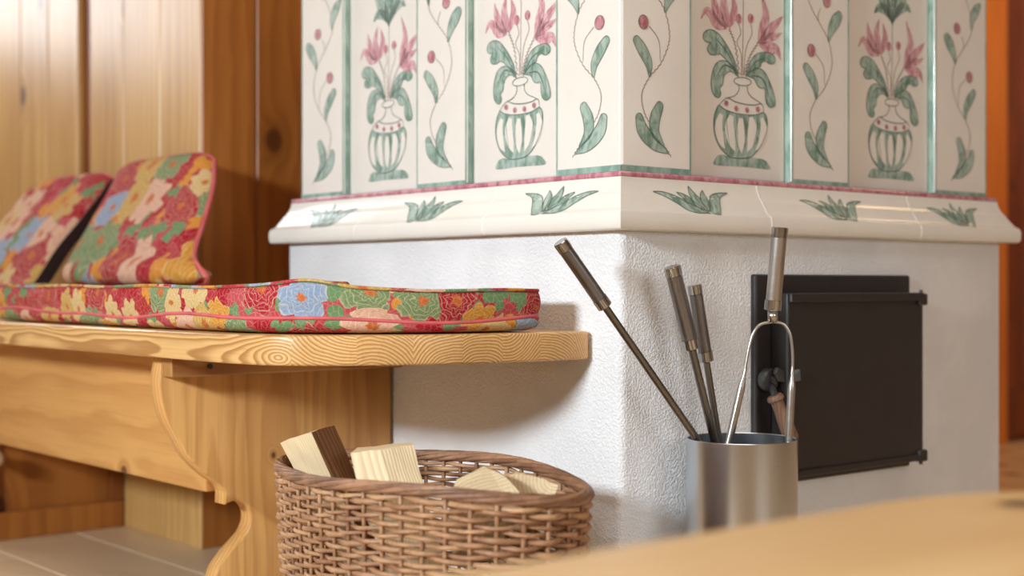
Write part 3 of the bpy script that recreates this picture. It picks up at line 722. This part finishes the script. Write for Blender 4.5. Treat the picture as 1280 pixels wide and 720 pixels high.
# ================================================================== BENCH
bench = empty('pine_bench', (1.1, 2.1, 0))
tag(bench, 'honey pine bench with rounded seat end and scrolled leg panel against the stove', 'bench')
def bp(name, me, mat): return adopt(link(name, me, mat), bench)
Z0, Z1 = .418, .4565
front = [(.893, 1.80), (.8945, 1.70), (.898, 1.63), (.909, 1.57), (.930, 1.532), (.9569, 1.5075), (.9951, 1.4752), (1.0385, 1.4501), (1.0955, 1.4265), (1.1436, 1.4185), (1.242, 1.4117)]
fo = cat([(x_, y_, 0) for x_, y_ in front], 4)
outline = [(.893, 3.4, Z0)] + [(p.x, p.y, Z0) for p in fo] + [(1.318, 1.411, Z0), (1.328, 1.4135, Z0), (1.3335, 1.419, Z0), (1.3345, 1.43, Z0), (1.3345, EY + .02, Z0), (1.320, EY + .03, Z0), (1.320, 3.4, Z0)]
me = prism(outline, (0, 0, Z1 - Z0), .006, 3)
o = bp('seat_board', me, M['seat']); autosmooth(o, 50)
PY = 1.882
prof = [(.932, .4165), (.926, .392), (.9256, .369), (.9343, .3311), (.9519, .2986), (.9723, .2656), (1.0008, .2381), (1.0218, .2232), (1.0300, .2110)]
notch = [(1.0335, .1955), (1.0472, .1970), (1.0661, .1885), (1.0736, .1691), (1.0661, .147), (1.0405, .1237), (1.0218, .1034), (1.0148, .0889), (1.012, .065), (1.016, .03), (1.03, .0005)]
pts = [(p.x, PY, p.y) for p in cat([(a, b, 0) for a, b in prof], 4)] + [(1.0290, PY, .1915)]
pts += [(p.x, PY, p.y) for p in cat([(a, b, 0) for a, b in notch], 5)] + [(1.33, PY, .0005), (1.33, PY, .4165)]
o = bp('leg_panel', prism(pts, (0, .034, 0), .0016, 1), M['leg']); autosmooth(o, 50)
bp('apron', prism([(1.016, 1.9185, .2085), (1.016, 3.3, .2085), (1.016, 3.3, .4175), (1.016, 1.9185, .4175)], (.026, 0, 0), .003, 2), M['apron'])
bp('batten', bevelled(boxm(.925, 1.33, PY - .034, PY - .0005, .388, .4175), .0025, 2), M['batten'])
bp('screw', lathe([(0, 0), (.004, 0), (.004, .003), (0, .003)], (.985, PY - .0345, .402), (0, -1, 0), 12), M['iron'])
bp('rear_panel', bevelled(boxm(1.05, 1.3215, 2.875, 2.90, .0005, .4175), .002), M['backboard'])
bp('rear_rail', bevelled(boxm(1.0, 1.3215, 2.862, 2.874, .0005, .057), .002), M['backboard'])
bp('rear_post', bevelled(boxm(1.292, 1.3215, 2.861, 2.874, .058, .4175), .002), M['darkpine'])
bp('rear_leg', bevelled(boxm(1.0, 1.049, 2.861, 2.91, .058, .4175), .003), M['backboard'])
kn = onY(-3, 574, 2.80)
bp('peg', lathe([(0, 0), (.010, 0), (.010, .03), (.0165, .034), (.018, .045), (.0165, .054), (.010, .059), (0, .060)], (kn.x, 2.861, kn.z), (0, -1, 0), 20), M['knob'])

# ================================================================== SEAT CUSHION
cush = empty('seat_cushion', (1.08, 1.9, Z1))
tag(cush, 'long boxed seat cushion in red floral brocade lying on the bench', 'cushion')
def inset_outline(d):
    """closed plan outline, moved inwards by d"""
    base = [(.905, 2.46), (.902, 2.2), (.9015, 2.0), (.902, 1.85), (.903, 1.72), (.910, 1.64), (.925, 1.585), (.950, 1.5440), (.985, 1.510), (1.03, 1.478), (1.09, 1.448), (1.15, 1.434), (1.21, 1.428), (1.244, 1.428), (1.2575, 1.436), (1.262, 1.456), (1.262, 1.6), (1.262, 2.0), (1.262, 2.3), (1.262, 2.46), (1.255, 2.49), (1.235, 2.497), (1.1, 2.497), (.93, 2.497), (.91, 2.488)]
    P = [Vector((p.x, p.y)) for p in cat([(a, b, 0) for a, b in base], 6, True)]
    n = len(P); out = []
    for i in range(n):
        t = (P[(i + 1) % n] - P[i - 1]).normalized(); nn = Vector((-t.y, t.x))   # counter-clockwise: inward is left
        if d > .01:
            q = Vector((1.08, min(max(P[i].y, 1.62), 2.32))); e = q - P[i]; out.append(P[i] + e * min(.9, d / e.length))
        else: out.append(P[i] + nn * d)
    return out
ref = inset_outline(0)
def topz(x_, y_):
    z = .519
    e = max(0., min(1., (1.62 - y_) / .2)); z -= .0055 * e
    z += .008 * math.exp(-((x_ - .955) / .035) ** 2 - ((y_ - 1.54) / .06) ** 2)
    z -= .007 * max(0., (x_ - .98) / .28) * max(0., min(1., (y_ - 1.45) / .1))
    z += .0012 * math.sin(y_ * 21) + .001 * math.sin(x_ * 33)
    return z
def weltz(u): return .4765 + .0035 * math.sin(u * 9.5 + .6) + .0022 * math.sin(u * 21)
lev = [(.05, 0, None), (.018, 0.0008, None), (.006, .004, None), (.0005, .010, None), (.0, .015, None), ('w', 0, None), (-.001, .3, 't'), (-.002, .55, 't'), (-.0005, .8, 't'), (.0025, 1., 't'), (.012, 1.02, 't'), (.035, 1.01, 't'), (.08, .98, 't'), (.13, .97, 't')]
arc = [0.]; 
for i in range(1, len(ref) + 1): arc.append(arc[-1] + (ref[i % len(ref)] - ref[i - 1]).length)
V, Fc, UV = [], [], []; vacc = 0.
vl = [0, .03, .043, .052, .057, .066, .078, .09, .10, .11, .12, .145, .19, .24]
n = len(ref); welt1, welt2 = [], []
for li, (d, z, k) in enumerate(lev):
    pts = inset_outline(.003 if d == 'w' else d)
    for i in range(n + 1):
        p = pts[i % n]; r = ref[i % n]; wz = weltz(arc[i % n]); tz = topz(r.x, r.y)
        if d == 'w': zz = wz
        elif k == 't': zz = wz + (tz - wz) * z
        else: zz = Z1 + .0012 + z * (wz - Z1) / .02
        V.append((p.x, p.y, zz)); UV.append((arc[i], vl[li]))
        if i < n and d == 'w': welt1.append((p.x - (p.x - r.x) * .0, p.y, zz))
        if i < n and d == .0025 and k == 't': welt2.append((p.x, p.y, zz))
for li in range(len(lev) - 1):
    for i in range(n):
        a = li * (n + 1) + i; Fc.append((a, a + 1, a + n + 2, a + n + 1))
Fc.append(tuple(range(n - 1, -1, -1)))
k0_ = (len(lev) - 1) * (n + 1)
Fc.append(tuple(range(k0_, k0_ + n)))
o = adopt(link('cover', mesh(V, Fc, UV), M['fabric']), cush); autosmooth(o, 60)
for wl_ in (welt1, welt2):
    # push the piping slightly out of the seam
    wv = []
    for i, p in enumerate(wl_):
        a = Vector(wl_[i - 1]); b = Vector(wl_[(i + 1) % len(wl_)]); t = (b - a).normalized()
        wv.append(Vector(p) + Vector((t.y, -t.x, 0)) * .0012)
    v, f = tubedata(wv, .0026, 6, True); uvs = [(arc[i // 6], (i % 6) * .003 + .5) for i in range(len(v))]
    o = adopt(link('piping', mesh(v, f, uvs), M['fabric'] if wl_ is welt2 else M['piping'], None, True), cush)

# ================================================================== BACK CUSHIONS
def back_cushion(name, path, ynear, yfar, th, label, dark, fat=lambda q: 1.):
    """path: (x, z) from bottom to top; ynear/yfar: functions of the height fraction"""
    root = empty(name, (path[0][0], (ynear(0) + yfar(0)) / 2, path[0][1] - th / 2))
    tag(root, label, 'cushion', 'floral back cushions leaning on the wall')
    P = cat([(a, b, 0) for a, b in path], 5); m_ = len(P); nu = 20
    L = [0.]
    for i in range(1, m_): L.append(L[-1] + (P[i] - P[i - 1]).length)
    def surf(sg):
        v, uvs = [], []
        for j in range(m_):
            t = (P[min(j + 1, m_ - 1)] - P[max(j - 1, 0)]).normalized(); nn = Vector((-t.y, t.x))  # towards -X for an upward path
            q = j / (m_ - 1)
            for i in range(nu + 1):
                s = i / nu
                puff = (max(0, 1 - abs(2 * q - 1) ** 3.0) ** .55) * (max(0, 1 - abs(2 * s - 1) ** 4) ** .5)
                rc = .018 * (abs(2 * s - 1) ** 6) * (1 if q > .5 else -.3) * abs(2 * q - 1) ** 3
                y_ = ynear(q) + (yfar(q) - ynear(q)) * s
                wob = .006 * mnoise.noise(Vector((y_ * 9, q * 4, sg * 3. + th)))
                off = sg * (th / 2 * (.22 + .78 * puff)) * fat(q) + wob * puff
                v.append((P[j].x + nn.x * off, y_, P[j].y + nn.y * off - rc)); uvs.append((y_, L[j] + .3 * sg))
        return v, uvs
    va, ua = surf(1); vb, ub = surf(-1); w_ = nu + 1
    ff = [(j * w_ + i, j * w_ + i + 1, (j + 1) * w_ + i + 1, (j + 1) * w_ + i) for j in range(m_ - 1) for i in range(nu)]
    rim = [i for i in range(nu + 1)] + [j * w_ + nu for j in range(1, m_)] + [(m_ - 1) * w_ + i for i in range(nu - 1, -1, -1)] + [j * w_ for j in range(m_ - 2, 0, -1)]
    k = len(va)
    v = va + vb; f = ff + [tuple(k + i for i in reversed(q)) for q in ff]
    f += [(rim[i], rim[(i + 1) % len(rim)], k + rim[(i + 1) % len(rim)], k + rim[i]) for i in range(len(rim))]
    me = fixn(mesh(v, f, ua + ub)); o = adopt(link('cover', me, M['fabric2']), root); autosmooth(o, 70)
    if dark:  # near side and gap to the wall coloured dark as if shaded
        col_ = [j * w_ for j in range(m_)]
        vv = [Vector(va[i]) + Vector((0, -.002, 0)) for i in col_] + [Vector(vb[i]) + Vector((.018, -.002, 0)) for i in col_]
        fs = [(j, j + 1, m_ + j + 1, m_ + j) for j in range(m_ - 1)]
        sp_o = adopt(link('gap_shade_side', mesh(vv, fs), M['gap_shade']), root); sp_o['label'] = 'shade of the cushion side and wall gap, put into the colour'
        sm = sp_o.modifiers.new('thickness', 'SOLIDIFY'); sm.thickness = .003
    rv = [(Vector(va[i]) + Vector(vb[i])) / 2 for i in rim]
    v2, f2 = tubedata(rv, .0045, 6, True); adopt(link('piping', mesh(v2, f2, [(i * .01, 0) for i in range(len(v2))]), M['piping'], None, True), root)
    return root
back_cushion('back_cushion', [(1.140, .5195), (1.134, .548), (1.150, .578), (1.192, .630), (1.236, .70), (1.266, .768)],
             lambda q: 2.115 + .24 * q + .035 * math.exp(-(q / .06) ** 2), lambda q: 2.70 + .06 * q, .05, 'floral back cushion with a creased lower edge standing beside the stove', False,
             lambda q: 1 + .75 * math.exp(-((q - .12) / .1) ** 2) - .45 * math.exp(-((q - .34) / .07) ** 2))
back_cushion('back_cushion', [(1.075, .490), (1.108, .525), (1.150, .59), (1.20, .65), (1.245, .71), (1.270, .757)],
             lambda q: 2.80 + .0 * q, lambda q: 3.26 - .02 * q, .05, 'slouching floral back cushion with a side coloured dark for shade, farther along the bench', True)

# ================================================================== WICKER BASKET
BC = Vector((1.008, 1.358, 0)); AX, AY, HB = .129, .243, .2945
basket = empty('wicker_basket', (BC.x, BC.y, 0))
tag(basket, 'oval brown wicker basket of firewood below the bench end', 'basket')
def oval(t, z, extra=0):
    k = .90 + .10 * min(1, z / HB) ** .8; e = 2 / 2.15
    c_, s_ = math.cos(t), math.sin(t)
    return Vector((math.copysign(abs(c_) ** e, c_) * (AX * k + extra), math.copysign(abs(s_) ** e, s_) * (AY * k + extra), z))
# even spacing round the oval
TT = [2 * math.pi * i / 2000 for i in range(2001)]; LL = [0.]
for i in range(2000): LL.append(LL[-1] + (oval(TT[i + 1], HB) - oval(TT[i], HB)).length)
def tat(f_):
    g_ = (f_ % 1) * LL[-1]; lo, hi = 0, 2000
    while hi - lo > 1:
        m_ = (lo + hi) // 2
        if LL[m_] <= g_: lo = m_
        else: hi = m_
    return TT[lo] + (TT[hi] - TT[lo]) * (g_ - LL[lo]) / max(LL[hi] - LL[lo], 1e-9)
def rimwave(f_): return .004 * math.sin(2 * math.pi * f_ * 2 + .7) + .003 * math.sin(2 * math.pi * f_ * 3 + 2)
NS = 42; SUB = 5
tts = [tat(i / (NS * SUB)) for i in range(NS * SUB)]
rows = 42; rng = random.Random(3)
for r_ in range(rows):
    z0 = .008 + r_ * (HB - .012) / rows; A = .0046; P = []; ph = rng.random() * 6
    for i, t in enumerate(tts):
        f_ = i / len(tts)
        off = A * math.cos(math.pi * i / SUB) * (1 if r_ % 2 else -1)
        z = z0 + rimwave(f_) * (z0 / HB) ** 2 + .0012 * math.sin(f_ * 40 + ph) + .0008 * math.sin(f_ * 97 + ph * 2)
        P.append(oval(t, z, off))
    R_ = .0026 + rng.random() * .0006
    o = link('wicker_strand', tube(P, [R_ * (1 + .16 * math.sin(i * .13 + ph)) for i in range(len(P))], 6, True), M['wicker'], basket, True)
for i in range(NS):
    t = tat(i / NS); P = [oval(t, z, 0.) for z in (.004, .08, .16, .23, .275, HB - .004 + rimwave(i / NS))]
    link('stake', tube(P, .0027, 6), M['wicker'], basket, True)
# rolled rim: five strands twisted round each other
NR = 360
rts = [tat(i / NR) for i in range(NR)]
for k in range(6):
    P = []
    for i, t in enumerate(rts):
        f_ = i / NR; an = 2 * math.pi * (f_ * 5 + k / 6); c_ = oval(t, HB)
        tn = (oval(t + .01, HB) - oval(t - .01, HB)).normalized(); out = Vector((tn.y, -tn.x, 0))
        rr = .0050
        P.append(c_ + out * (math.cos(an) * rr) + Vector((0, 0, math.sin(an) * rr * .85 + rimwave(f_))))
    link('rim_strand', tube(P, .0034, 6, True), M['wickerrim'], basket, True)
# short cut ends that stick out at the narrow end
for k in range(3):
    t = tat(.235 + k * .012); p = oval(t, HB - .004 + k * .006)
    dr = Vector((math.cos(t) * .3, math.sin(t), .2 - .3 * k)).normalized()
    link('cut_end', tube([p, p + dr * .012, p + dr * .026], [.0035, .0033, .003], 6), M['wickerrim'], basket, True)
bpts = [oval(t, .006, -.004) for t in tts[::3]]
link('base_weave', prism([(p.x, p.y, .0012) for p in bpts], (0, 0, .010)), M['wickerin'], basket)

# ================================================================== FIREWOOD
def log(section, depth_dir, label, barkfaces=(), name='firewood_log', seed=1):
    """section: world points of the visible cut or split face, swept along depth_dir with uneven edges"""
    rg = random.Random(seed); d = Vector(depth_dir); P0 = [Vector(p) for p in section]; n = len(P0); rings = []; K = 7
    cen = sum(P0, Vector()) / n
    for k in range(K + 1):
        q = k / K; sc = 1 - .10 * q
        ring_ = []
        for i in range(n):
            a, b = P0[i], P0[(i + 1) % n]
            for s in (0, .33, .66):
                p = a.lerp(b, s); p = cen + (p - cen) * sc + d * q
                j = .0018 if 0 < k < K else .0009
                p += Vector((rg.uniform(-j, j), rg.uniform(-j, j), rg.uniform(-j, j))); ring_.append(p)
        rings.append(ring_)
    m_ = n * 3; org = cen + d * .5
    root = empty(name, org)
    ax = d.normalized(); rot = Vector((0, 0, 1)).rotation_difference(ax)
    inv = rot.inverted(); root.rotation_mode = 'QUATERNION'; root.rotation_quaternion = rot
    loc = lambda p: inv @ (p - org)
    v = [loc(p) for r_ in rings for p in r_]
    wood, bark = [], []
    for k in range(K):
        for i in range(m_):
            (bark if i // 3 in barkfaces else wood).append((k * m_ + i, k * m_ + (i + 1) % m_, (k + 1) * m_ + (i + 1) % m_, (k + 1) * m_ + i))
    wood += [tuple(range(m_)), tuple(range(K * m_, K * m_ + m_))]
    me = fixn(mesh(v, wood + bark)); me.materials.append(M['split']); me.materials.append(M['bark'])
    nw = len(wood)
    for p in me.polygons: p.material_index = 1 if p.index >= nw else 0
    link('split_wood', me, None, root)
    tag(root, label, 'firewood', 'split logs in the wicker basket')
    return root
# each log: top cut edge corners, swept downwards into the basket
def A_(px, py, d): return atd(px, py, d)
dn = lambda a, b, L: (b - a).normalized() * L
a = A_(350, 553, 1.735)
log([a, A_(389, 540, 1.70), A_(418, 531, 1.745), A_(384, 541, 1.80)], dn(A_(389, 540, 1.70), A_(428, 622, 1.69), .22), 'bark-sided split log standing tilted against the basket rim', (1,), seed=2)
log([A_(438, 566, 1.655), A_(475, 562, 1.645), A_(517, 556, 1.66), A_(512, 553, 1.72), A_(446, 560, 1.72)], dn(A_(476, 561, 1.65), A_(493, 625, 1.63), .20), 'broad pale split log with straight grain between other logs', (), seed=4)
log([A_(568, 613, 1.535), A_(570, 600, 1.54), A_(604, 583, 1.55), A_(627, 592, 1.55), A_(650, 616, 1.54), A_(640, 650, 1.545), A_(580, 650, 1.545)], Vector((.03, .06, -.06)), 'pale log with its cut end peaked like a roof', (), seed=6)
log([A_(637, 596, 1.575), A_(645, 590, 1.575), A_(672, 596, 1.58), A_(697, 606, 1.575), A_(690, 640, 1.57), A_(645, 640, 1.57)], Vector((.012, .11, -.04)), 'low pale log tucked beside the peaked log', (), seed=8)

# ================================================================== BUCKET AND FIRE TOOLS
bc = atd(927, 560, 1.905); br = .0745; bh = .3135
bucket = empty('steel_bucket', (bc.x, bc.y, 0))
tag(bucket, 'brushed stainless steel cylinder bucket holding fire tools', 'bucket')
o = link('shell', lathe([(0, .001), (br - .002, .001), (br, .003), (br, bh - .001), (br - .0006, bh), (br - .0016, bh), (br - .0022, bh - .001), (br - .0022, .004), (0, .004)], (0, 0, 0), (0, 0, 1), 72), M['bucket'], bucket); autosmooth(o, 30)
def tool(name, pts, hr, hl, rr, label, cat_='fire tool', light=False):
    """pts: top of the handle, entry at the rim, lower end"""
    top, low_ = Vector(pts[0]), Vector(pts[1]); d = (low_ - top).normalized(); tot = (low_ - top).length
    root = empty(name, low_); tag(root, label, cat_, 'fire tools in the steel bucket')
    hm = M['handle_light'] if light else M['handle']
    add = lambda nm, me, m_: autosmooth(adopt(link(nm, me, m_), root), 35)
    add('end_cap', lathe([(0, 0), (hr * .95, 0), (hr * 1.08, .0012), (hr * 1.08, .013), (hr * 1.0, .0135), (0, .0135)], top, d, 28), M['chrome'])
    add('handle', lathe([(0, .0137), (hr, .0137), (hr, hl - .0142), (0, hl - .0142)], top, d, 28), hm)
    add('collar', lathe([(0, hl - .014), (hr * 1.1, hl - .014), (hr * 1.1, hl - .001), (hr * .9, hl), (0, hl)], top, d, 28), M['chrome'])
    if rr: add('rod', lathe([(0, hl), (rr, hl), (rr, tot), (0, tot)], top, d, 16), M['rod'])
    return root, top, d
def through(p_top, dt, p_rim, de, L):
    a = atd(*p_top, dt); b = atd(*p_rim, de); return (a, a + (b - a).normalized() * L)
tool('fire_tool', through((700, 302), 1.80, (874, 553), 1.885, .385), .0092, .106, .0050, 'steel fire tool leaning out towards the wooden bench')
tool('fire_tool', through((840, 333), 1.885, (893, 552), 1.925, .46), .0106, .116, .0054, 'thick-handled steel fire tool in front of a thinner one')
tool('fire_tool', through((868, 356), 1.94, (899, 552), 1.955, .44), .0092, .108, .0046, 'thinner steel fire tool half hidden behind a thick handle')
root, top, d = tool('log_tongs', through((975, 284), 1.885, (965, 398), 1.895, .125), .0104, .112, 0, 'bright steel log tongs with an arched fork', light=True)
D4 = 1.895
ap = atd(966, 402, D4)
adopt(link('neck', tube([top + d * .112, ap], .0068, 14), M['handle_light'], None, True), root)
lp = [atd(*p, D4) for p in ((966, 402), (950, 406), (941, 418), (936, 436), (932, 458), (929, 474))]
rp_ = [atd(*p, D4) for p in ((966, 402), (979, 405), (987, 416), (990, 432), (991, 452), (990, 474))]
for q_, leg in ((lp, (929, 474, 906, 575)), (rp_, (990, 474, 985, 575))):
    adopt(link('arch', tube(cat(q_, 5), .0021, 10), M['handle_light'], None, True), root)
    a, b = atd(leg[0], leg[1], D4), atd(leg[2], leg[3], D4); dd = (b - a).normalized()
    o = adopt(link('tine', lathe([(0, -.018), (.002, -.018), (.0026, -.004), (.0048, .008), (.0052, .016), (.0052, .22), (0, .22)], a, dd, 16), M['handle_light']), root); autosmooth(o, 40)
    adopt(link('rivet', lathe([(0, -.001), (.0035, -.001), (.0035, .002), (0, .002)], a + dd * .0, (-.6447, -.7644, 0), 10), M['rod']), root)

# ================================================================== LOW TABLE
tz = H - .15
table = empty('low_table', (.35, .2, 0))
tag(table, 'low honey wood table with rounded corners in front of the stove', 'table')
TXa, TXb, TYa, TYb, rc = -.25, 1.05, -.12, .586, .22
ol = []
for cx, cy, a0 in ((TXb - rc, TYb - rc, 0), (TXa + rc, TYb - rc, 90), (TXa + rc, TYa + rc, 180), (TXb - rc, TYa + rc, 270)):
    for k in range(9):
        t = math.radians(a0 + 90 * k / 8); ol.append((cx + rc * math.cos(t), cy + rc * math.sin(t), tz - .03))
o = adopt(link('table_top', prism(ol, (0, 0, .03), .008, 4), M['table']), table); autosmooth(o, 50)
for x_, y_ in ((TXa + .12, TYa + .1), (TXb - .17, TYa + .1), (TXa + .12, TYb - .15), (TXb - .17, TYb - .15)):
    adopt(link('leg', bevelled(boxm(x_, x_ + .045, y_, y_ + .045, .0005, tz - .0305), .004, 2), M['table']), table)
